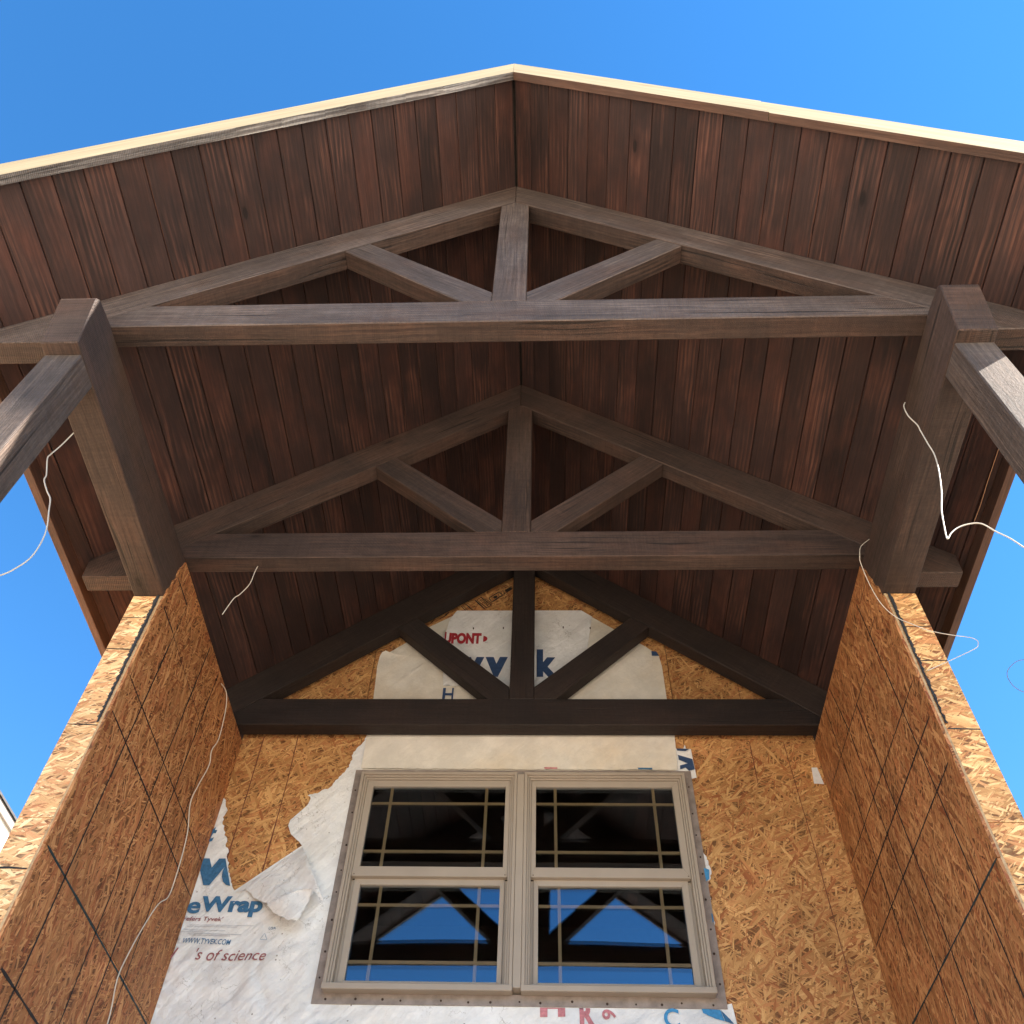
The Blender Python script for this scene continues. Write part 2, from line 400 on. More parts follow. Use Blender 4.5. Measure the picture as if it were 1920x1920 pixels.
def jag(poly, step=.012, amp=.006, seed=0, skip=()):
    """break the edges of an outline into small torn steps"""
    out = []; n = len(poly); rr = random.Random(seed)
    for i in range(n):
        a = Vector(poly[i]); c = Vector(poly[(i + 1) % n]); out.append(tuple(a))
        if i in skip: continue
        L = (c - a).length; m = int(L / step); nn = Vector((-(c - a).y, (c - a).x)).normalized() if L > 0 else Vector((0, 0))
        for k in range(1, m):
            out.append(tuple(a + (c - a) * (k / m) + nn * (rr.uniform(-1, 1) * amp)))
    return out

def inside(p, poly):
    r = False; n = len(poly); x, y = p
    for i in range(n):
        x1, y1 = poly[i]; x2, y2 = poly[(i + 1) % n]
        if (y1 > y) != (y2 > y) and x < (x2 - x1) * (y - y1) / (y2 - y1) + x1: r = not r
    return r

def sheet_me(poly, step, fy):
    """thin sheet from an (x,z) outline, with inner points so it can be creased; fy(x,z) gives y"""
    vs = [Vector(p) for p in poly]; n = len(vs)
    xs = [p[0] for p in poly]; zs = [p[1] for p in poly]
    x = min(xs) + step * .5; row = 0
    pts = []
    while x < max(xs):
        z = min(zs) + step * (.25 + .5 * (row % 2))
        while z < max(zs):
            q = (x + random.uniform(-.2, .2) * step, z + random.uniform(-.2, .2) * step)
            if inside(q, poly): pts.append(Vector(q))
            z += step
        x += step; row += 1
    v, e, f, *_ = delaunay_2d_cdt(vs + pts, [], [list(range(n))], 1, 1e-5)
    me = bpy.data.meshes.new('m')
    me.from_pydata([(p.x, fy(p.x, p.y), p.y) for p in v], [], [tuple(t) if True else t for t in f])
    me.update()
    if sum(p.normal.y * p.area for p in me.polygons) > 0: me.flip_normals()
    for p in me.polygons: p.use_smooth = True
    return me

def text_me(txt, rect, fy, bold=0.0, shear=0.0, rot=0, clip=None, flat=None):
    cu = bpy.data.curves.new('t', 'FONT'); cu.body = txt; cu.offset = bold; cu.shear = shear
    cu.resolution_u = 4
    to = bpy.data.objects.new('t', cu); COL.objects.link(to)
    bpy.context.view_layer.update()
    me = bpy.data.meshes.new_from_object(to.evaluated_get(bpy.context.evaluated_depsgraph_get()))
    bpy.data.objects.remove(to); bpy.data.curves.remove(cu)
    me.materials.clear()
    if rot: me.transform(Matrix.Rotation(math.radians(rot), 4, 'Z'))
    xs = [v.co.x for v in me.vertices]; ys = [v.co.y for v in me.vertices]
    x0, x1, z0, z1 = rect
    a, c = min(xs), min(ys); kx = (x1 - x0) / (max(xs) - a); kz = (z1 - z0) / (max(ys) - c)
    bm = bmesh.new(); bm.from_mesh(me); bpy.data.meshes.remove(me)
    for v in bm.verts: v.co = Vector((x0 + (v.co.x - a) * kx, 0, z0 + (v.co.y - c) * kz))
    bmesh.ops.triangulate(bm, faces=bm.faces)
    for _ in range(4):
        es = [e for e in bm.edges if e.calc_length() > .022]
        if not es: break
        bmesh.ops.subdivide_edges(bm, edges=es, cuts=1)
        bmesh.ops.triangulate(bm, faces=bm.faces)
    for (p, nrm) in (clip or []):
        bmesh.ops.bisect_plane(bm, geom=bm.verts[:] + bm.edges[:] + bm.faces[:], plane_co=(p[0], 0, p[1]), plane_no=(nrm[0], 0, nrm[1]), clear_outer=True)
    for v in bm.verts: v.co.y = fy(v.co.x, v.co.z)
    me = bpy.data.meshes.new('m'); bm.to_mesh(me); bm.free(); me.update()
    if sum(p.normal.y * p.area for p in me.polygons) > 0: me.flip_normals()
    return me

def strip_me(pts, wd, off, axis):
    """inked line: thin slab along pts lying on a wall; axis 'x' for (y,z) at x=off, 'y' for (x,z) at y=off"""
    bm = bmesh.new(); P = [Vector(p) for p in pts]; Q = []
    for a, c in zip(P, P[1:]):
        m = max(2, int((c - a).length / .03)); Q += [a + (c - a) * (k / m) for k in range(m)]
    Q.append(P[-1]); L = []
    for i, q in enumerate(Q):
        d = (Q[min(i + 1, len(Q) - 1)] - Q[max(i - 1, 0)]).normalized(); nn = Vector((-d.y, d.x))
        ww = wd * (.5 + .28 * noise.noise(Vector((q.x * 23, q.y * 23, wd * 900)))) * (1 if 0 < i < len(Q) - 1 else .6)
        q = q + nn * (.0012 * noise.noise(Vector((q.x * 9, q.y * 9, 3.3))))
        L.append([q - nn * ww, q + nn * ww])
    def P3(p): return (off, p.x, p.y) if axis == 'x' else (p.x, off, p.y)
    V = [[bm.verts.new(P3(a)), bm.verts.new(P3(b))] for a, b in L]
    for a, c in zip(V, V[1:]): bm.faces.new((a[0], a[1], c[1], c[0]))
    me = bpy.data.meshes.new('m'); bm.to_mesh(me); bm.free(); me.update()
    return me

# ------------------------------------------------------------------ main dimensions (metres, camera eye at z = 0)
GZ = -1.6
D = 4.107
ZR, SL = 4.966, 0.8086
XL, XR = -1.579, 1.620
WB = 0.145
YF = 1.005
YW = 2.764
def roofz(x): return ZR - SL * abs(x)

# ------------------------------------------------------------------ ground
def ground():
    bm = bmesh.new(); n = 36; s = 600
    ts = [((2 * i / n - 1)) for i in range(n + 1)]
    cs = [math.copysign(abs(t) ** 3, t) * s for t in ts]
    g = [[bm.verts.new((x, y, GZ + (0 if abs(x) < 6 and abs(y) < 9 else .02 * noise.noise(Vector((x * .2, y * .2, 0)))))) for y in cs] for x in cs]
    for i in range(n):
        for j in range(n): bm.faces.new((g[i][j], g[i + 1][j], g[i + 1][j + 1], g[i][j + 1]))
    o = link('ground', to_mesh(bm), M_GROUND, None, (1, 0, 0)); o['kind'] = 'structure'
ground()

pf = link('added_porch_floor', box_me(XL - .7, XR + .7, .4, D + .02, GZ - .05, GZ + .1, bevel=.01), m_plain('low_bounce_concrete', (.07, .065, .06), .85, 8, .2, .2), None, (1, 0, 0)); pf['kind'] = 'structure'  # unseen slab, added and kept dark to cut light bounced to the rear

# ------------------------------------------------------------------ side walls
def side_wall(sg, xin, label):
    # sg -1 left, +1 right; xin inner face of the beam
    root = empty('side_wall', (xin + sg * .07, 4.5, GZ), label, 'wall', 'strand board side walls of the porch')
    xi = xin - sg * .009                  # inner face of inner sheet
    xb = xin + sg * .0025                 # back of inner sheet
    xo = xin + sg * .1435                 # outer face
    def bx(a, b): return (min(a, b), max(a, b))
    child('wall_core', box_me(*bx(xb + sg * .001, xo - sg * .012), YW + .013, 6.5, GZ, 3.034), M_DARK, root)
    zs = 1.775 if sg < 0 else 1.745
    # lower and upper inner sheets; upper one has a torn front edge that laps up the beam
    child('osb_panel', box_me(*bx(xb, xi), YW - .012, D - .003, GZ, zs - .0015), M_OSB_SIDE, root, (0, 0, 1))
    if sg < 0:
        edge = [(YW - .014, zs + .0015), (YW - .014, 2.995), (YW - .008, 3.03), (YW - .013, 3.06), (YW + .002, 3.10), (YW - .004, 3.14), (YW + .012, 3.165), (YW + .006, 3.20), (YW + .008, 3.24), (YW + .022, 3.272), (YW + .026, 3.301)]
    else:
        edge = [(YW - .014, zs + .0015), (YW - .014, 2.995), (YW + .006, 3.035), (YW + .004, 3.08), (YW + .026, 3.12), (YW + .030, 3.17), (YW + .048, 3.21), (YW + .05, 3.25), (YW + .068, 3.285), (YW + .072, 3.306)]
    ed = []
    rr = random.Random(3 + sg)
    for a, c in zip(edge, edge[1:]):
        ed.append(a)
        m = max(1, int((Vector(c) - Vector(a)).length / .014)) if a[1] > 2.9 else 1
        for k in range(1, m): ed.append((a[0] + (c[0] - a[0]) * k / m + rr.uniform(-.004, .004), a[1] + (c[1] - a[1]) * k / m))
    ed.append(edge[-1])
    poly = ed + [(D - .003, 3.290), (D - .003, zs + .0015)]
    child('osb_panel', prism_me(poly, 'x', *bx(xb, xi)), M_OSB_SIDE, root, (0, 0, 1))
    # end panel facing the yard, in three lifts, then the outer sheet
    e0, e1 = bx(xin + sg * .0165, xo)
    prev = GZ
    for zt in (1.885, 3.037):
        child('osb_panel', box_me(e0, e1, YW, YW + .012, prev, zt - .0015), M_OSB_END if sg < 0 else M_OSB_END_R, root, (0, 0, 1)); prev = zt + .0015
    child('osb_panel', box_me(*bx(xo - sg * .011, xo), YW + .0135, 6.5, GZ, 3.037), M_OSB_END, root, (0, 0, 1))
    # sheet edges seen as two thin pale strips at the corner
    a0, a1 = bx(xin + sg * .0035, xin + sg * .0155)
    child('board_edge', box_me(a0, a1, YW - .006, YW + .012, GZ, 3.03), M_EDGE, root, (0, 0, 1))
    # ragged black sealant line
    bm = bmesh.new(); rows = []
    z = 3.036
    zend = 2.30
    while z > zend:
        t = (3.036 - z) / (3.036 - zend)
        c0 = xin + sg * (.020 + .004 * noise.noise(Vector((z * 17, sg, 1))))
        wd = (.019 if sg < 0 else .016) * (1 - .35 * t) * (1 + .5 * noise.noise(Vector((z * 60, sg * 3, 2)))) + rr.uniform(-.003, .004)
        rows.append([bm.verts.new((c0, YW - .0045, z)), bm.verts.new((c0 + sg * wd * .5, YW - .0075, z)), bm.verts.new((c0 + sg * wd, YW - .002, z))])
        z -= .008
    for a, c in zip(rows, rows[1:]):
        for k in range(2): bm.faces.new((a[k], a[k + 1], c[k + 1], c[k]))
    me = bpy.data.meshes.new('m'); bm.to_mesh(me); bm.free(); me.update()
    child('sealant_line', me, M_TAR, root)
    # inked framing lines
    xl = xi - sg * .0012
    if sg < 0:
        L = [([(2.775, 3.18), (2.96, 3.18)], .007), ([(2.78, 2.98), (2.94, 2.98)], .007), ([(2.94, 2.978), (3.62, 2.935)], .003),
             ([(2.765, 2.56), (4.08, 2.535)], .0055), ([(2.765, 2.37), (4.08, 2.35)], .0065), ([(2.83, 1.385), (3.4, 1.365)], .009),
             ([(2.957, 2.93), (2.955, 1.79), (2.95, 0.9)], .006), ([(3.328, 3.27), (3.32, 2.42), (3.325, 0.9)], .0055),
             ([(3.522, 3.27), (3.514, 2.4), (3.52, .9)], .0055), ([(3.71, 2.81), (3.70, 2.2), (3.70, .9)], .0045), ([(2.96, 3.18), (2.957, 2.93)], .0025)]
        L2 = [([(2.765, 1.775), (4.08, 1.755)], .008)]
    else:
        L = [([(3.16, 2.95), (4.08, 2.958)], .0045), ([(2.80, 2.56), (4.08, 2.55)], .005), ([(2.79, 2.37), (4.08, 2.35)], .0065), ([(2.80, 2.16), (4.08, 2.14)], .006),
             ([(2.88, 3.02), (3.04, 3.02)], .004), ([(2.84, 3.20), (2.98, 3.20)], .003),
             ([(3.01, 3.23), (2.98, 2.55), (2.955, 1.76), (2.94, 1.2)], .005), ([(3.39, 2.95), (3.365, 2.36), (3.335, 1.76), (3.32, 1.2)], .0055),
             ([(3.65, 3.28), (3.58, 2.95), (3.55, 2.4), (3.51, 1.78), (3.51, 1.2)], .005), ([(3.79, 3.28), (3.775, 2.97), (3.745, 1.9)], .0045), ([(3.73, 1.74), (3.72, 1.2)], .0045)]
        L2 = [([(2.755, 1.745), (4.08, 1.74)], .007)]
    for p, wd in L: child('marking_line', strip_me(p, wd * (1.5 if abs(p[0][0] - p[-1][0]) < abs(p[0][1] - p[-1][1]) else 1.15), xl, 'x'), M_INK, root)
    for p, wd in L2: child('marking_line', strip_me(p, wd * 1.2, xl, 'x'), M_TEAL, root)
    zz = ((2.895, .004), (2.705, .005), (2.30, .005), (1.69, .007), (1.49, .007)) if sg < 0 else ((2.83, .004), (2.635, .005), (2.285, .0055), (1.66, .006), (1.47, .006))
    for z, wd in zz:
        a = xin + sg * .022; c = xo - sg * .001
        me = strip_me([(a, z + rr.uniform(-.004, .004)), ((a + c) / 2, z), (c, z + rr.uniform(-.003, .003))], wd, YW - .0013, 'y')
        child('marking_line', me, M_TEAL if (sg > 0 and z == 2.285) else M_INK, root)
    return root
side_wall(-1, XL, 'strand board porch wall to the left of the window')
side_wall(1, XR, 'strand board porch wall to the right of the window')

# ------------------------------------------------------------------ back wall
bw = empty('back_wall', (0, D + .05, GZ), 'strand board gable wall around the tan double window', 'wall')
GX0, GX1 = XL + .003, XR - .003
WX0, WX1, WZ0, WZ1 = -.848, .868, 1.915, 3.045
def panel(poly): child('osb_panel', prism_me(poly, 'y', D, D + .012), M_OSB_BACK, bw, (0, 0, 1))
panel([(GX0, GZ), (-.9, GZ), (-.9, 3.32), (GX0, 3.32)])
panel([(-.897, GZ), (.897, GZ), (.897, WZ0), (-.897, WZ0)])
panel([(-.897, WZ0), (WX0, WZ0), (WX0, WZ1), (-.897, WZ1)])
panel([(WX1, WZ0), (.897, WZ0), (.897, WZ1), (WX1, WZ1)])
panel([(-.897, WZ1), (.897, WZ1), (.897, 3.32), (-.897, 3.32)])
panel([(.90, GZ), (GX1, GZ), (GX1, 3.32), (.90, 3.32)])
top = lambda x: roofz(x) - .004
panel([(GX0, 3.323), (-.915, 3.323), (-.915, top(.915)), (GX0, top(GX0))])
panel([(-.911, 3.323), (.872, 3.323), (.872, top(.872)), (0, top(0)), (-.911, top(.911))])
panel([(.876, 3.323), (GX1, 3.323), (GX1, top(GX1)), (.876, top(.876))])
bm = bmesh.new()
add_box(bm, XL + .002, -.9, D + .0135, D + .09, GZ, 3.4); add_box(bm, .9, XR - .002, D + .0135, D + .09, GZ, 3.4)
add_box(bm, -.899, .899, D + .0135, D + .09, GZ, WZ0 - .002); add_box(bm, -.899, .899, D + .0135, D + .09, WZ1 + .002, 3.4)
add_prism(bm, [(XL + .002, 3.401), (XR - .002, 3.401), (XR - .002, top(XR)), (0, top(0)), (XL + .002, top(XL))], 'y', D + .0135, D + .09)
child('wall_core', to_mesh(bm), M_DARK, bw)
for p, wd in (([(-1.456, 3.34), (-1.455, 2.98), (-1.459, 2.45)], .006), ([(-1.263, 3.34), (-1.256, 3.04), (-1.264, 2.40)], .006), ([(1.445, 3.3), (1.462, 2.62), (1.468, 1.8)], .004), ([(1.26, 3.31), (1.256, 3.02)], .004), ([(1.27, 4.0), (1.262, 3.55)], .003)):
    child('chalk_line', strip_me(p, wd, D - .001, 'y'), M_CHALK, bw)
# mill stamp along the left slope of the gable board
def outline(poly, wd):
    return strip_me(list(poly) + [poly[0]], wd, D - .001, 'y')
for pl, wd in (([(-.235, 4.482), (-.168, 4.541), (-.145, 4.509), (-.214, 4.439)], .006), ([(-.314, 4.461), (-.287, 4.487), (-.216, 4.412), (-.244, 4.386)], .004), ([(-.141, 4.543), (-.088, 4.593), (-.084, 4.568), (-.132, 4.523)], .004)):
    child('mill_stamp', outline(pl, wd * 1.5), M_INK, bw)
for pl, wd in (([(-.326, 4.461), (-.255, 4.372)], .007), ([(-.387, 4.425), (-.331, 4.361)], .006), ([(-.412, 4.401), (-.38, 4.361)], .004), ([(-.402, 4.408), (-.365, 4.361)], .003), ([(-.255, 4.472), (-.205, 4.425)], .003), ([(-.266, 4.476), (-.212, 4.42)], .0025),
               ([(-.125, 4.545), (-.09, 4.577)], .02), ([(-.52, 4.30), (-.49, 4.345)], .006), ([(-.55, 4.28), (-.50, 4.32)], .004), ([(-.60, 4.24), (-.58, 4.275)], .004), ([(-.2, 4.478), (-.185, 4.502)], .014)):
    child('mill_stamp', strip_me(pl, wd * 1.4, D - .001, 'y'), M_INK, bw)
def stamp_text(txt, cx, cz, w_, h_, ang):
    me = text_me(txt, (-w_ / 2, w_ / 2, -h_ / 2, h_ / 2), lambda x, z: 0, bold=.01)
    me.transform(Matrix.Translation((cx, D - .0012, cz)) @ Matrix.Rotation(math.radians(ang), 4, 'Y'))
    child('mill_stamp', me, M_INK, bw)
stamp_text('ORI', -.262, 4.438, .075, .02, 46)
stamp_text('E1', -.192, 4.492, .026, .017, -41)

# ------------------------------------------------------------------ house interior behind the window
hb = empty('house_interior', (0, 5.5, GZ), 'dark unlit room seen through the window glass', 'room')
child('room_wall', box_me(XL + .01, XR - .01, 6.3, 6.4, GZ, 3.52), M_DARK, hb)
child('room_ceiling', box_me(XL + .01, XR - .01, D + .1, 6.3, 3.42, 3.5), M_DARK, hb)
child('room_floor', box_me(XL + .01, XR - .01, D + .1, 6.3, .7, .8), M_DARK, hb)

# ------------------------------------------------------------------ trusses
def truss(Y, label, mat, face=None):
    root = empty('roof_truss', (0, Y, 3.319), label, 'roof truss', 'timber roof trusses of the porch')
    T = .093; zc0, zc1, rh = 3.319, 3.506, .253; kw = .07
    lo = lambda x: ZR - rh - SL * abs(x)
    xc = (ZR - rh - zc1) / SL          # chord top meets rafter underside
    xe = (ZR - rh - zc0) / SL
    rr = random.Random(int(Y * 100))
    j = lambda: rr.uniform(0, .0025)
    dy = j()
    e = min(xe, 1.70)
    child('chord', prism_me([(-xe + .004, zc0), (xe - .004, zc0), (xc - .003, zc1), (-xc + .003, zc1)], 'y', Y, Y + T, .004), mat, root, (1, 0, 0))
    zt = 3.19; xt = 2.03
    for s in (-1, 1):
        xo = (XR if s > 0 else -XL) + WB + .004
        poly = [(s * .0008, ZR - .003), (s * .0008, lo(0) + .0), (s * xe, zc0 + .001), (s * xo, zc0 + .001), (s * xo, zt + .04), (s * (xo + .015), zt), (s * xt, zt), (s * (xt + .01), roofz(xt + .01) - .003)]
        child('rafter', prism_me(poly, 'y', Y + j(), Y + T, .004), mat, root, (1, 0, -s * SL))
    child('king_post', prism_me([(-kw, zc1 + .001), (kw, zc1 + .001), (kw, lo(kw) - .001), (0, lo(0) - .001), (-kw, lo(kw) - .001)], 'y', Y + .001 + j(), Y + T - .002, .004), mat, root, (0, 0, 1))
    for s in (-1, 1):
        p1 = (.668, lo(.668) - .001); p2 = (.775, lo(.775) - .001); p3 = (kw + .001, 3.598); p4 = (kw + .001, zc1 + .001); p5 = (.192, zc1 + .001)
        child('brace', prism_me([(s * a, c) for a, c in (p1, p2, p5, p4, p3)], 'y', Y + .002 + j(), Y + T - .003, .004), mat, root, (.69, 0, s * .65))
    if face:      # faces towards the yard: weathered, and lightened in place of front skylight
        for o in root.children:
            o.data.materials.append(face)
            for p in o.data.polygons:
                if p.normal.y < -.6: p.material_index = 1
    return root
truss(1.573, 'front brown timber truss nearest the roof edge', M_BEAM, M_BEAM_WORN_LIT)
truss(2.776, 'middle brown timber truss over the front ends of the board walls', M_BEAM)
truss(3.984, 'rear dark timber truss against the house wall above the window', M_BEAM_REAR_SHADE)

# ------------------------------------------------------------------ beams and posts
for sg, xi, lab in ((-1, XL, 'long brown timber beam carrying the left ends of the trusses'), (1, XR, 'long brown timber beam carrying the right ends of the trusses')):
    a, c = sorted((xi + sg * .0005, xi + sg * WB))
    root = empty('support_beam', ((a + c) / 2, 2.8, 3.04), lab, 'beam', 'long timber beams under the trusses')
    poly = [(1.502, 3.042), (1.434, 3.277), (1.45, 3.300), (1.56, 3.3165), (6.4, 3.3165), (6.4, 3.042)]
    child('timber', prism_me(poly, 'x', a, c, .004), M_BEAM, root, (0, 1, 0))
for sg, xi, lab in ((-1, XL, 'square timber post holding up the left beam, sunlit low down'), (1, XR, 'square timber post holding up the right beam, half in sun')):
    a, c = sorted((xi + sg * .001, xi + sg * .143))
    root = empty('timber_post', ((a + c) / 2, 1.62, GZ), lab, 'post', 'timber posts at the porch front')
    child('shaft', box_me(a, c, 1.551, 1.69, GZ, 3.041, bevel=.005), M_POST, root, (0, 0, 1))

# ------------------------------------------------------------------ roof
roof = empty('gable_roof', (0, 2.6, 3.3), 'gable roof with dark brown plank ceiling and pale front edge', 'roof')
ang = math.atan(SL); cs_, sn_ = math.cos(ang), math.sin(ang)
Y0 = YF + .0385
def plank_mesh(wd, y0, y1):
    bm = bmesh.new(); h = .016; c = .0035; g = .0011
    prof = [(-wd / 2 + g, h), (-wd / 2 + g, c), (-wd / 2 + g + c * .8, 0), (wd / 2 - g - c * .8, 0), (wd / 2 - g, c), (wd / 2 - g, h)]
    v0 = [bm.verts.new((x, y0, z)) for x, z in prof]; v1 = [bm.verts.new((x, y1, z)) for x, z in prof]
    for i in range(6): bm.faces.new((v0[i], v0[(i + 1) % 6], v1[(i + 1) % 6], v1[i]))
    bm.faces.new(v0[::-1]); bm.faces.new(v1)
    me = to_mesh(bm); uv_mesh(me, (0, 1, 0)); me.materials.append(M_PLANK); me.name = 'plank'
    return me
rr = random.Random(11)
cache = {}
XEV = 2.080
for sg in (-1, 1):
    edges = [0.004]
    first, pitch = (.091, .0920) if sg < 0 else (.078, .0942)
    x = first
    while x < XEV - .02: edges.append(x); x += pitch
    edges.append(XEV)
    for x0, x1 in zip(edges, edges[1:]):
        deep = x1 > (1.60 if sg > 0 else 1.56)
        key = (round(x1 - x0, 3), deep)
        if key not in cache: cache[key] = plank_mesh((x1 - x0) / cs_, Y0 - 2.6, (6.4 if deep else D - .004) - 2.6)
        o = bpy.data.objects.new('plank', cache[key]); COL.objects.link(o); o.parent = roof
        xm = (x0 + x1) / 2
        up = rr.uniform(0, .0018)
        o.location = (sg * (xm + up * sn_), 0, roofz(xm) + up * cs_ - 3.3)
        o.rotation_euler = (0, sg * ang + rr.uniform(-.004, .004), 0)
# roof deck with shingles above the planks
for sg in (-1, 1):
    o0 = .022
    poly = [(0, ZR + o0 / cs_), (sg * 2.118, roofz(2.118) + o0 / cs_), (sg * 2.118, roofz(2.118) + .13), (0, ZR + .13)]
    child('roof_deck', prism_me(poly, 'y', YF + .0395, 6.6), M_DARK, roof)
    poly = [(sg * .0005, ZR + .168), (sg * .0005, ZR + .176), (sg * 2.15, roofz(2.15) + .176), (sg * 2.15, roofz(2.15) + .168)]
    child('shingle_layer', prism_me(poly, 'y', YF + .03, 6.62), M_SHINGLE, roof)
    # front rake board: raw pine face, stained underside
    for xa, xb in (((.0006, 2.122),) if sg < 0 else ((.0006, 1.083), (1.0855, 2.122))):
        # hand-nailed boards wander a millimetre or two along their length
        n_ = 26
        xs_ = [xa + (xb - xa) * k / n_ for k in range(n_ + 1)]
        wob = lambda x, q: .0022 * noise.noise(Vector((x * 4.5, q, sg * 3 + xa)))
        lo_ = [(sg * x, roofz(x) - .030 + wob(x, 1)) for x in xs_]
        hi_ = [(sg * x, roofz(x) + .160 + wob(x, 5)) for x in xs_]
        rb = child('rake_board', prism_me(lo_ + hi_[::-1], 'y', YF + (.0025 if xa > 1 else 0), YF + .0375), M_RAW, roof, (1, 0, -sg * SL))
        rb.data.materials.append(M_TRIM if sg > 0 else M_TRIM_GREY)
        for p in rb.data.polygons:
            if p.normal.z < -.3 or p.normal.y > .5: p.material_index = 1
    x0, x1 = sorted((sg * 2.0825, sg * 2.1205))
    child('eave_board', box_me(x0, x1, YF + .039, 6.6, roofz(2.12) - .032, roofz(2.12) + .15, bevel=.002), M_TRIM, roof, (0, 1, 0))

# ------------------------------------------------------------------ window
win = empty('double_window', (0, D, WZ0), 'tan vinyl double window with four sashes in the torn white wrap', 'window')
def ring_me(o, i, y0, y1, bev=0.0):
    ox0, ox1, oz0, oz1 = o; ix0, ix1, iz0, iz1 = i
    bm = bmesh.new()
    for q in ([(ox0, oz0), (ix0, iz0), (ix0, iz1), (ox0, oz1)], [(ox1, oz0), (ox1, oz1), (ix1, iz1), (ix1, iz0)],
              [(ox0, oz0), (ox1, oz0), (ix1, iz0), (ix0, iz0)], [(ox0, oz1), (ix0, iz1), (ix1, iz1), (ox1, oz1)]):
        add_prism(bm, q, 'y', y0, y1)
    return to_mesh(bm, bev)
FX0, FX1, FZ0, FZ1 = -.848, .866, 1.913, 3.052
def pane_me(x0, x1, y, z0, z1, R, tilt):
    # insulated panes bow outward a few millimetres
    bm = bmesh.new(); nx, nz = 18, 14; cx, cz = (x0 + x1) / 2, (z0 + z1) / 2
    ys = lambda x, z: y - .002 + ((x - cx) ** 2 + (z - cz) ** 2) / (2 * R) + tilt * (z - cz)
    V = [[bm.verts.new((x0 + (x1 - x0) * i / nx, ys(x0 + (x1 - x0) * i / nx, z0 + (z1 - z0) * j / nz), z0 + (z1 - z0) * j / nz)) for j in range(nz + 1)] for i in range(nx + 1)]
    for i in range(nx):
        for j in range(nz): bm.faces.new((V[i][j], V[i + 1][j], V[i + 1][j + 1], V[i][j + 1]))
    me = bpy.data.meshes.new('m'); bm.to_mesh(me); bm.free(); me.update()
    for p in me.polygons: p.use_smooth = True
    return me
# nailing flange
child('nailing_flange', ring_me((-.893, .910, 1.868, 3.098), (FX0 + .004, FX1 - .004, FZ0 + .004, FZ1 - .004), D - .0115, D - .0085), M_FLANGE, win)
MC = .004
units = ((FX0, MC - .0195), (MC + .0195, FX1))
child('mullion', box_me(MC - .0185, MC + .0185, 4.049, 4.12, FZ0 + .012, FZ1 - .012, bevel=.002), M_VINYL, win)
bmn = bmesh.new()
for (x0, x1) in units:
    fr = child('frame', ring_me((x0, x1, FZ0, FZ1), (x0 + .016, x1 - .016, FZ0 + .017, FZ1 - .016), 4.046, 4.13, .0015), M_VINYL, win)
    child('frame_step', ring_me((x0 + .0165, x1 - .0165, FZ0 + .0175, FZ1 - .0165), (x0 + .026, x1 - .026, FZ0 + .026, FZ1 - .026), 4.056, 4.13, .001), M_VINYL, fr)
    child('frame_step', ring_me((x0 + .0265, x1 - .0265, FZ0 + .0265, FZ1 - .0265), (x0 + .036, x1 - .036, FZ0 + .036, FZ1 - .036), 4.066, 4.13, .001), M_VINYL, fr)
    sill = child('sill', box_me(x0 - .001, x1 + .001, 4.036, 4.0455, FZ0 - .006, FZ0 + .02, bevel=.002), M_VINYL, win)
    for upper in (True, False):
        if upper:
            g = (x0 + .0365 + .034, x1 - .0365 - .024 if x1 < 0.2 else x1 - .0365 - .034, 2.514, 2.979)
            if x0 > 0: g = (x0 + .0365 + .024, g[1], g[2], g[3])
            o = (x0 + .0365, x1 - .0365, 2.462, FZ1 - .0365); yf = 4.074; yg = 4.086
        else:
            g = (x0 + .0365 + .046, x1 - .0365 - .036 if x1 < 0.2 else x1 - .0365 - .046, 1.972, 2.432)
            if x0 > 0: g = (x0 + .0365 + .036, g[1], g[2], g[3])
            o = (x0 + .0365 + .014, x1 - .0365 - .014, FZ0 + .0365, 2.472); yf = 4.100; yg = 4.112
        sa = child('sash', ring_me(o, g, yf, yf + .028, .0015), M_VINYL, win)
        gx0, gx1, gz0, gz1 = g[0] - .004, g[1] + .004, g[2] - .004, g[3] + .004
        child('pane', pane_me(gx0, gx1, yg, gz0, gz1, 40.0 if upper else 17.0, .010), M_GLASS, sa)
        child('pane', pane_me(gx0, gx1, yg + .0125, gz0, gz1, 60.0 if upper else 20.0, .0125), M_GLASS, sa)
        ins = .100
        ym = yg + .004
        for xm in (g[0] + ins, g[1] - ins): child('muntin', box_me(xm - .0075, xm + .0075, ym, ym + .005, gz0, gz1), M_MUNTIN, sa)
        for zm in (g[2] + ins * .92, g[3] - ins * .95): child('muntin', box_me(gx0, gx1, ym - .0005, ym + .0055, zm - .0075, zm + .0075), M_MUNTIN, sa)
        if not upper:     # side tracks beside the lower sash
            for s0, s1 in ((x0 + .0365, x0 + .050), (x1 - .050, x1 - .0365)):
                child('sash_track', box_me(s0, s1, 4.108, 4.13, FZ0 + .0365, 2.46), M_VINYL, fr)
        for xs, zz in ((o[0] + .012, o[2] + .01), (o[1] - .012, o[2] + .01)):
            add_prism(bmn, [(xs + .003 * math.cos(k * 1.047), zz + .003 * math.sin(k * 1.047)) for k in range(6)], 'y', yf - .001, yf + .001)
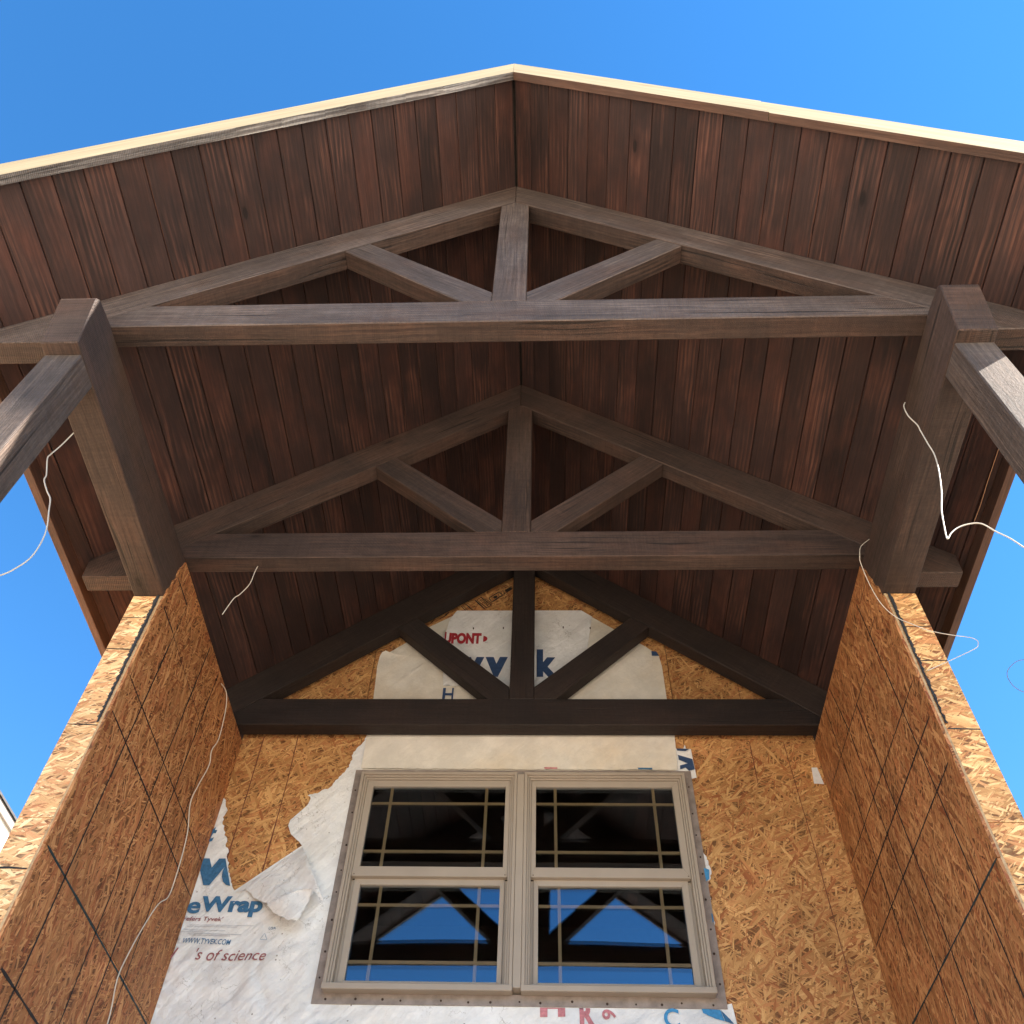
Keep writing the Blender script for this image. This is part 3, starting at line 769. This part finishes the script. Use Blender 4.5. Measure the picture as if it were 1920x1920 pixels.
# nails through the flange
spots = []
rr = random.Random(5)
for k in range(15): spots.append((-.84 + k * .122 + rr.uniform(-.03, .03), 1.8855 + rr.uniform(-.005, .005)))
for k in range(9): spots.append((.889 + rr.uniform(-.004, .004), 1.95 + k * .13 + rr.uniform(-.03, .03)))
for k in range(8): spots.append((-.872 + rr.uniform(-.004, .004), 1.97 + k * .14 + rr.uniform(-.03, .03)))
for k in range(7): spots.append((.1 + k * .12 + rr.uniform(-.03, .03), 3.083))
for x, z in spots:
    r_ = rr.uniform(.004, .0058)
    add_prism(bmn, [(x + r_ * math.cos(k * .7854), z + r_ * math.sin(k * .7854)) for k in range(8)], 'y', D - .0135, D - .0105)
nh = child('nail_heads', to_mesh(bmn), M_NAIL, win); nh['kind'] = 'stuff'

# ------------------------------------------------------------------ house wrap
def fold(x, z, amp, sd=0):
    a = noise.noise(Vector((x * 3.1 + sd, z * 3.1, 1.7)))
    d = noise.noise(Vector(((x - z) * 9 + 2 * noise.noise(Vector((x * 4, z * 4, sd))), (x + z) * 2.2, sd + 4)))
    f = noise.noise(Vector((x * 22, z * 22, sd)))
    return amp * (a * .8 + abs(d) * 1.0 + f * .22)

def y_main(x, z):
    k = min(1, max(0, (2.35 - z) / .5))
    g = min(1, max(0, min(1.868 - z, 9) / .08)) if x > -.9 else 1.0
    if z > 1.868: g = min(1, max(0, (-.895 - x) / .06))
    return D - .006 - g * max(0, .0035 + fold(x, z, .005 + .024 * k))
main_poly = [(-1.572, 2.931), (-1.549, 2.879), (-1.527, 2.84), (-1.54, 2.798), (-1.513, 2.72), (-1.484, 2.674), (-1.479, 2.628), (-1.455, 2.599), (-1.452, 2.56), (-1.418, 2.482), (-1.392, 2.426), (-1.37, 2.393),
             (-1.093, 2.637), (-1.123, 2.667), (-1.164, 2.703), (-1.189, 2.753), (-1.185, 2.784), (-1.152, 2.826), (-1.114, 2.875), (-1.105, 2.914), (-1.126, 2.934), (-1.065, 2.957), (-1.014, 2.988), (-.969, 3.063), (-.935, 3.119), (-.928, 3.219), (-.878, 3.301), (-.872, 3.345),
             (-.86, 3.345), (-.86, 1.90), (-.85, 1.880), (.895, 1.880), (.913, 1.890), (.932, 1.894), (.95, 1.6), (.95, 1.2), (-1.572, 1.2)]
skip = {11} | set(range(13, 19)) | set(range(27, 37))
MP = jag(main_poly, .012, .006, 1, skip)
wrap = tag(link('house_wrap', sheet_me(MP, .015, y_main), M_WRAP, None, (0, 0, 1)), 'torn white house wrap with blue print left of and under the window', 'house wrap')

def y_base(x, z): return D - .002 - max(0, .0012 + fold(x, z, .0016, 7))
base_poly = [(-.83, 3.2), (-.866, 3.613), (-.89, 3.868), (-.88, 3.957), (-.870, 3.978), (-.857, 3.984), (-.836, 3.979), (-.74, 4.062), (-.594, 4.213), (-.457, 4.311), (.37, 4.347), (.436, 4.293), (.566, 4.186), (.754, 4.031), (.828, 3.954), (.838, 3.866), (.839, 3.606), (.851, 3.313), (.844, 3.104), (-.862, 3.104), (-.862, 3.2)]
wrap2 = tag(link('house_wrap', sheet_me(base_poly, .03, y_base), M_WRAP_OLD), 'cream house wrap covering the gable behind the rear truss', 'house wrap')
def y_top(x, z): return D - .008 - max(0, .0015 + fold(x, z, .0022, 3)) - .012 * max(0, 1 - (x + .497) / .06) ** 2
top_poly = [(-.436, 4.351), (-.457, 4.306), (-.477, 4.247), (-.487, 4.165), (-.498, 4.094), (-.497, 3.979), (-.47, 3.70), (.35, 3.70), (.436, 4.293), (.37, 4.349)]
wrap3 = tag(link('house_wrap', sheet_me(top_poly, .02, y_top), M_WRAP), 'greyish wrap strip with red and navy print behind the king post', 'house wrap')
# slack lower left lap with a rolled top edge
def y_lap(x, z): return D - .006 - .012 * max(0, 1 - (3.985 - z) / .05) ** 2 - max(0, .001 + fold(x, z, .002, 9))
lap_poly = [(-.868, 3.50), (-.888, 3.868), (-.884, 3.945), (-.872, 3.975), (-.85, 3.984), (-.80, 3.965), (-.70, 3.945), (-.58, 3.94), (-.40, 3.93), (-.40, 3.50)]
wrap4 = tag(link('house_wrap', sheet_me(lap_poly, .022, y_lap), M_WRAP_OLD), 'cream wrap lap with a rounded corner left of the rear brace', 'house wrap')
def y_hd(x, z): return D - .0125 - max(0, .001 + fold(x, z, .0026, 12))
hd_poly = [(-.868, 3.107), (.842, 3.102), (.851, 3.313), (.853, 3.36), (-.868, 3.36)]
wrap5 = tag(link('house_wrap', sheet_me(jag(hd_poly, .02, .003, 5, {1, 2, 3, 4}), .022, y_hd), M_WRAP_OLD), 'cream wrap band between the rear truss and the window head', 'house wrap')

def prn(txt, rect, fy, mat, parent, off=None, **kw):
    if off is None: off = .0055 if fy is y_main else .0026
    child('lettering', text_me(txt, rect, lambda x, z: fy(x, z) - off, **kw), mat, parent)
def patch(poly, fy, mat, parent, off=None):
    if off is None: off = .0055 if fy is y_main else .0026
    child('lettering', sheet_me(poly, .03, lambda x, z: fy(x, z) - off), mat, parent)
prn('UPONT', (-.500, -.264, 4.048, 4.143), y_top, M_RED, wrap3, bold=.062, clip=[((-.494, 4.1), (-1, 0))])
arc = [(-.252 + .026 * math.cos(a), 4.0915 + .026 * math.sin(a)) for a in [math.radians(d) for d in range(-90, 91, 20)]]
patch(arc, y_top, M_RED, wrap3)
patch([(-.240, 4.060), (-.222, 4.060), (-.222, 4.063), (-.240, 4.063)], y_top, M_GREYINK, wrap3)
for ch, rc in (('y', (-0.367, -0.237, 3.708, 3.936)), ('v', (-0.23, -0.093, 3.772, 3.936)), ('e', (-0.077, 0.064, 3.767, 3.942)), ('k', (0.083, 0.207, 3.772, 4.0))):
    prn(ch, rc, y_top, M_NAVY, wrap3, bold=.055)
prn('T', (-0.53, -0.385, 3.785, 4.011), y_lap, M_NAVY, wrap4, bold=.055, clip=[((-.405, 3.7), (1, 0)), ((0, 3.90), (0, 1))])
prn('HomeWrap', (-.468, .074, 3.553, 3.683), y_top if False else (lambda x, z: D - .0128), M_NAVY, wrap4, bold=.022, clip=[((-.405, 3.6), (1, 0))])
# staples across the wrap
for x, z in ((-.319, 4.184), (-.129, 4.188), (.061, 4.192), (.25, 4.191), (.42, 4.186)):
    y = y_top(x, z)
    child('staple', box_me(x - .0035, x + .0035, y - .004, y + .001, z - .007, z + .007), M_NAIL, wrap3)
patch([(.786, 3.99), (.815, 3.986), (.83, 3.95), (.785, 3.95)], y_base, M_NAVY, wrap2)
# print on the torn lower sheet
tear = [((-1.484, 2.674), (1, .42)), ((-1.43, 2.5), (1, .42))]
prn('t', (-1.584, -1.546, 2.652, 2.737), y_main, M_BLUE, wrap, bold=.03, shear=.25, clip=[((-1.572, 2.7), (-1, 0))])
CL = [((-1.572, 2.7), (-1, 0)), ((-1.426, 2.482), (.917, .40))]
prn('v', (-1.602, -1.429, 2.416, 2.559), y_main, M_BLUE, wrap, bold=.055, clip=CL)
prn('e', (-1.455, -1.335, 2.412, 2.563), y_main, M_BLUE, wrap, bold=.028, clip=CL)
prn('e', (-1.573, -1.509, 2.272, 2.331), y_main, M_BLUE, wrap, bold=.028, clip=[((-1.572, 2.7), (-1, 0))])
prn('Wrap', (-1.514, -1.212, 2.258, 2.36), y_main, M_BLUE, wrap, bold=.045)
prn("Prefers Tyvek'", (-1.590, -1.385, 2.229, 2.257), y_main, M_FADED, wrap, bold=.012, shear=.1, clip=[((-1.572, 2.7), (-1, 0))])
prn('WWW.TYVEK.COM', (-1.540, -1.320, 2.124, 2.150), y_main, M_BLUE, wrap, bold=.006, shear=.15)
prn("'s of science", (-1.462, -1.138, 2.050, 2.104), y_main, M_FADED, wrap, bold=.002, shear=.25)
prn('/', (-1.575, -1.545, 2.05, 2.10), y_main, M_FADED, wrap)
prn('USA', (-1.158, -1.124, 2.197, 2.212), y_main, M_BLUE, wrap)
for x0, x1, z, h in ((-1.535, -1.228, 2.2145, .0014), (-1.545, -1.31, 2.208, .0014), (-1.55, -1.36, 2.190, .0014), (-1.53, -1.28, 2.172, .002), (-1.52, -1.33, 2.165, .002), (-1.56, -1.46, 2.181, .0014)):
    patch([(x0, z), (x1, z), (x1, z + h), (x0, z + h)], y_main, M_GREYINK, wrap)
child('lettering', strip_me([(-1.184, 2.147), (-1.152, 2.147), (-1.168, 2.176), (-1.184, 2.147)], .002, D - .022, 'y'), M_BLUE, wrap)
prn('H', (.106, .214, 1.826, 1.918), y_main, M_PINK, wrap, off=.003, bold=.05, clip=[((0, 1.8655), (0, 1))])
prn('R', (.275, .338, 1.786, 1.892), y_main, M_PINK, wrap, off=.003, bold=.05, clip=[((0, 1.8655), (0, 1))])
prn('6', (.371, .430, 1.814, 1.860), y_main, M_PINK, wrap, bold=.02, rot=-90)
prn('C', (.633, .698, 1.780, 1.868), y_main, M_SKYB, wrap, bold=.02)
patch([(.799, 1.868), (.877, 1.864), (.887, 1.812), (.848, 1.822), (.802, 1.848)], y_main, M_SKYB, wrap)
patch([(.879, 1.864), (.912, 1.823), (.926, 1.802), (.889, 1.812)], y_main, M_BLUE, wrap)

# flap folded down over the wrap
def y_flap(x, z):
    a = Vector((-1.093, 2.637)); c = Vector((-1.37, 2.393)); d = (c - a).normalized(); n2 = Vector((-d.y, d.x))
    if n2.dot(Vector((-1.05, 2.25)) - a) < 0: n2 = -n2
    h = max(0, (Vector((x, z)) - a).dot(n2))
    return D - .016 - .075 * math.sin(min(1.4, h / .30 * 1.4)) - .012 * math.sin((x + z) * 22) * min(1, h / .1) - .006 * noise.noise(Vector((x * 14, z * 14, 2)))
flap_poly = [(-1.093, 2.637), (-1.06, 2.587), (-.923, 2.340), (-.990, 2.400), (-1.005, 2.33), (-1.023, 2.275), (-1.04, 2.250), (-1.080, 2.255), (-1.163, 2.296), (-1.194, 2.330), (-1.27, 2.362), (-1.288, 2.384), (-1.326, 2.408), (-1.346, 2.393), (-1.37, 2.393)]
flap = tag(link('house_wrap_flap', sheet_me(jag(flap_poly, .012, .005, 8, {0, 1, 14}), .016, y_flap), M_WRAP), 'loose triangular flap of white wrap folded down left of the window', 'house wrap')
def survey(o):
    for v in o.data.vertices:
        k = v.co.y / D; v.co.x = .147 + (v.co.x - .147) * k; v.co.z *= k
    o.data.update()
survey(flap)
# curled lip on the flap showing its back
def y_curl(x, z): return y_flap(x, z) - .004 - .03 * max(0, (z - 2.27) / .12) ** 1.5
curl_poly = [(-1.20, 2.325), (-1.13, 2.375), (-1.06, 2.405), (-.995, 2.412), (-1.0, 2.35), (-1.03, 2.268), (-1.08, 2.252), (-1.163, 2.292)]
lip = child('curled_lip', sheet_me(jag(curl_poly, .012, .004, 9, {0, 1, 2, 3}), .016, lambda x, z: y_curl(x, z)), M_WRAP, flap)
survey(lip)

# torn scraps
sc = [(.886, 2.99), (.898, 2.991), (.897, 2.861), (.896, 2.736), (.899, 2.622), (.925, 2.593), (.927, 2.553), (.936, 2.513), (.912, 2.454), (.905, 2.424), (.911, 2.365), (.906, 2.299), (.912, 2.265), (.902, 2.184), (.886, 2.18)]
s1 = tag(link('wrap_scrap', sheet_me(jag(sc, .010, .004, 2, {14}), .02, lambda x, z: D - .004 - .006 * abs(noise.noise(Vector((x * 30, z * 30, 0))))), M_WRAP), 'narrow torn scrap of wrap along the right side of the window', 'wrap scrap')
patch([(.900, 2.53), (.925, 2.52), (.918, 2.47), (.902, 2.46)], lambda x, z: D - .011, M_SKYB, s1)
patch([(.902, 2.30), (.909, 2.29), (.909, 2.26), (.902, 2.25)], lambda x, z: D - .011, M_BLUE, s1)
pp = [(.835, 3.251), (.89, 3.251), (.901, 3.276), (.905, 3.251), (.931, 3.247), (.938, 3.060), (.898, 3.050), (.888, 3.085), (.835, 3.10)]
s2 = tag(link('wrap_scrap', sheet_me(pp, .03, lambda x, z: D - .006 - .003 * abs(noise.noise(Vector((x * 20, z * 20, 0))))), M_WRAP), 'torn wrap scrap with navy print at the upper right window corner', 'wrap scrap')
fp = lambda x, z: D - .0095
patch([(.852, 3.247), (.922, 3.245), (.899, 3.229), (.855, 3.233)], fp, M_NAVY, s2)
patch([(.855, 3.204), (.930, 3.176), (.934, 3.11), (.902, 3.099), (.886, 3.12), (.856, 3.109), (.858, 3.134), (.901, 3.148), (.856, 3.172)], fp, M_NAVY, s2)
s3 = tag(link('wrap_scrap', sheet_me([(1.558, 3.129), (1.588, 3.13), (1.600, 3.024), (1.548, 3.027)], .02, lambda x, z: D - .004), M_WRAP), 'small white wrap scrap in the corner by the right wall', 'wrap scrap')
patch([(.628, 3.114), (.708, 3.114), (.704, 3.103), (.633, 3.103)], y_hd, M_BLUE, wrap5, .003)
patch([(.126, 3.117), (.198, 3.115), (.198, 3.106), (.129, 3.106)], y_hd, M_PINK, wrap5, .003)

# ------------------------------------------------------------------ loose wires
def wire(pts, r_, label, mat=M_WIRE):
    return tag(link('loose_wire', tube_me(pts, r_ * .78), mat), label, 'wire', 'loose wires around the porch')
def pull(pts, y_new):
    """slide points along the sight lines they were surveyed on to the depth y_new"""
    out = []
    for (x, y, z), yn in zip(pts, y_new if isinstance(y_new, list) else [y_new] * len(pts)):
        k = yn / y; out.append((.147 + (x - .147) * k, yn, z * k))
    return out
w1 = [(-2.071, 2.25, 3.608), (-2.085, 2.25, 3.503), (-2.102, 2.25, 3.428), (-2.102, 2.25, 3.393), (-2.051, 2.25, 3.266), (-2.043, 2.25, 3.225), (-1.996, 2.25, 3.145), (-1.956, 2.25, 3.086), (-1.928, 2.25, 3.011), (-1.873, 2.25, 2.849), (-1.863, 2.25, 2.705), (-1.9, 2.25, 2.625), (-1.936, 2.25, 2.591)]
wire(pull(w1, 1.885), .0032, 'white wire hanging below the left beam into the blue sky')
w2 = [(1.803, 2.2, 3.717), (1.786, 2.2, 3.679), (1.781, 2.2, 3.599), (1.796, 2.2, 3.522), (1.794, 2.2, 3.473), (1.792, 2.2, 3.37), (1.791, 2.2, 3.287), (1.771, 2.2, 3.176), (1.731, 2.2, 3.025), (1.689, 2.2, 2.901), (1.664, 2.2, 2.8), (1.648, 2.2, 2.719), (1.673, 2.2, 2.751), (1.708, 2.2, 2.783), (1.756, 2.2, 2.806), (1.807, 2.2, 2.809), (1.844, 2.2, 2.759), (1.88, 2.2, 2.717), (1.913, 2.2, 2.654)]
wire(pull(w2, 1.90), .0031, 'thick white wire with a sharp kink in front of the right beam')
w3 = [(1.658, 2.74, 3.386), (1.604, 2.74, 3.332), (1.581, 2.74, 3.266), (1.571, 2.74, 3.214), (1.57, 2.74, 3.072), (1.584, 2.74, 2.945), (1.622, 2.74, 2.862), (1.679, 2.74, 2.817), (1.738, 2.74, 2.779), (1.819, 2.74, 2.754), (1.883, 2.74, 2.741), (1.907, 2.74, 2.723), (1.903, 2.74, 2.702), (1.883, 2.74, 2.678), (1.789, 2.74, 2.627), (1.682, 2.74, 2.572), (1.655, 2.74, 2.558)]
wire(pull(w3, [2.62, 2.63, 2.64, 2.66, 2.69, 2.72, 2.735] + [2.742] * 10), .0022, 'thin white wire looping across the end of the right wall')
w4 = [(2.20, 2.70, 2.62), (2.082, 2.74, 2.615), (2.047, 2.74, 2.615), (2.015, 2.74, 2.604), (1.974, 2.74, 2.569), (1.955, 2.74, 2.541), (1.949, 2.74, 2.507), (1.959, 2.74, 2.466), (2.005, 2.74, 2.431), (2.2, 2.74, 2.33)]
wire(w4, .0016, 'thin grey wire loop alone against the sky at the right edge', M_GTRIM)
w5 = [(-1.56, 3.576, 3.247), (-1.56, 3.64, 3.268), (-1.56, 3.692, 3.258), (-1.56, 3.739, 3.189), (-1.56, 3.77, 3.044), (-1.56, 3.737, 2.944), (-1.56, 3.766, 2.874), (-1.56, 3.725, 2.726), (-1.56, 3.707, 2.612), (-1.56, 3.782, 2.512), (-1.56, 3.813, 2.406), (-1.56, 3.826, 2.278), (-1.56, 3.817, 2.195), (-1.56, 3.746, 2.122), (-1.56, 3.686, 1.999), (-1.56, 3.639, 1.865), (-1.56, 3.616, 1.735), (-1.56, 3.672, 1.579), (-1.56, 3.7, 1.2)]
wire(w5, .0034, 'long cream wire hanging down the left strand board wall')
w6 = [(-1.237, 2.83, 3.318), (-1.241, 2.83, 3.278), (-1.244, 2.83, 3.191), (-1.271, 2.83, 3.12), (-1.293, 2.83, 3.088), (-1.316, 2.83, 2.985)]
wire(w6, .0026, 'short cream wire end hanging from the middle truss')
w7 = [(2.054, 2.171, 3.292), (2.055, 2.355, 3.290), (2.058, 2.468, 3.288), (2.057, 2.564, 3.290)]
wire(w7, .0024, 'straight copper coloured wire tight under the right eave', M_OWIRE)

# ------------------------------------------------------------------ neighbouring house and an added shade house
added_house = empty('neighbour_or_added_house', (7.2, 4, GZ), 'added tan two storey house out of view, shading the right wall end', 'house')  # unseen house, added and sized to shade the right wall end
child('wall', box_me(5.2, 9.4, 1.32, 6.6, GZ, 5.9), M_TAN, added_house)
child('roof', prism_me([(4.9, 5.903), (9.7, 5.903), (7.3, 7.6)], 'y', 1.1, 6.8), M_SHINGLE, added_house)
nb = empty('neighbour_or_added_house', (-9, 7, GZ), 'sunlit cream house with dark eave at the lower left edge', 'house')
ex, ez = -5.50, 5.66
child('roof', prism_me([(ex, ez - .012), (ex, ez + .012), (ex - 4.5, ez + 2.6), (ex - 9, ez + .012), (ex - 9, ez - .012), (ex - 4.5, ez + 2.57)], 'y', 2.0, 14.0), M_SHINGLE, nb)
child('eave_trim', box_me(ex - .05, ex - .02, 2.02, 13.98, ez - .105, ez - .014), M_GTRIM, nb)
child('frieze_board', box_me(ex - .075, ex - .052, 2.1, 13.9, ez - .36, ez - .03), M_CREAM, nb)
child('wall', box_me(ex - 8.9, ex - .078, 2.1, 13.9, GZ, ez - .03), M_TAN, nb)
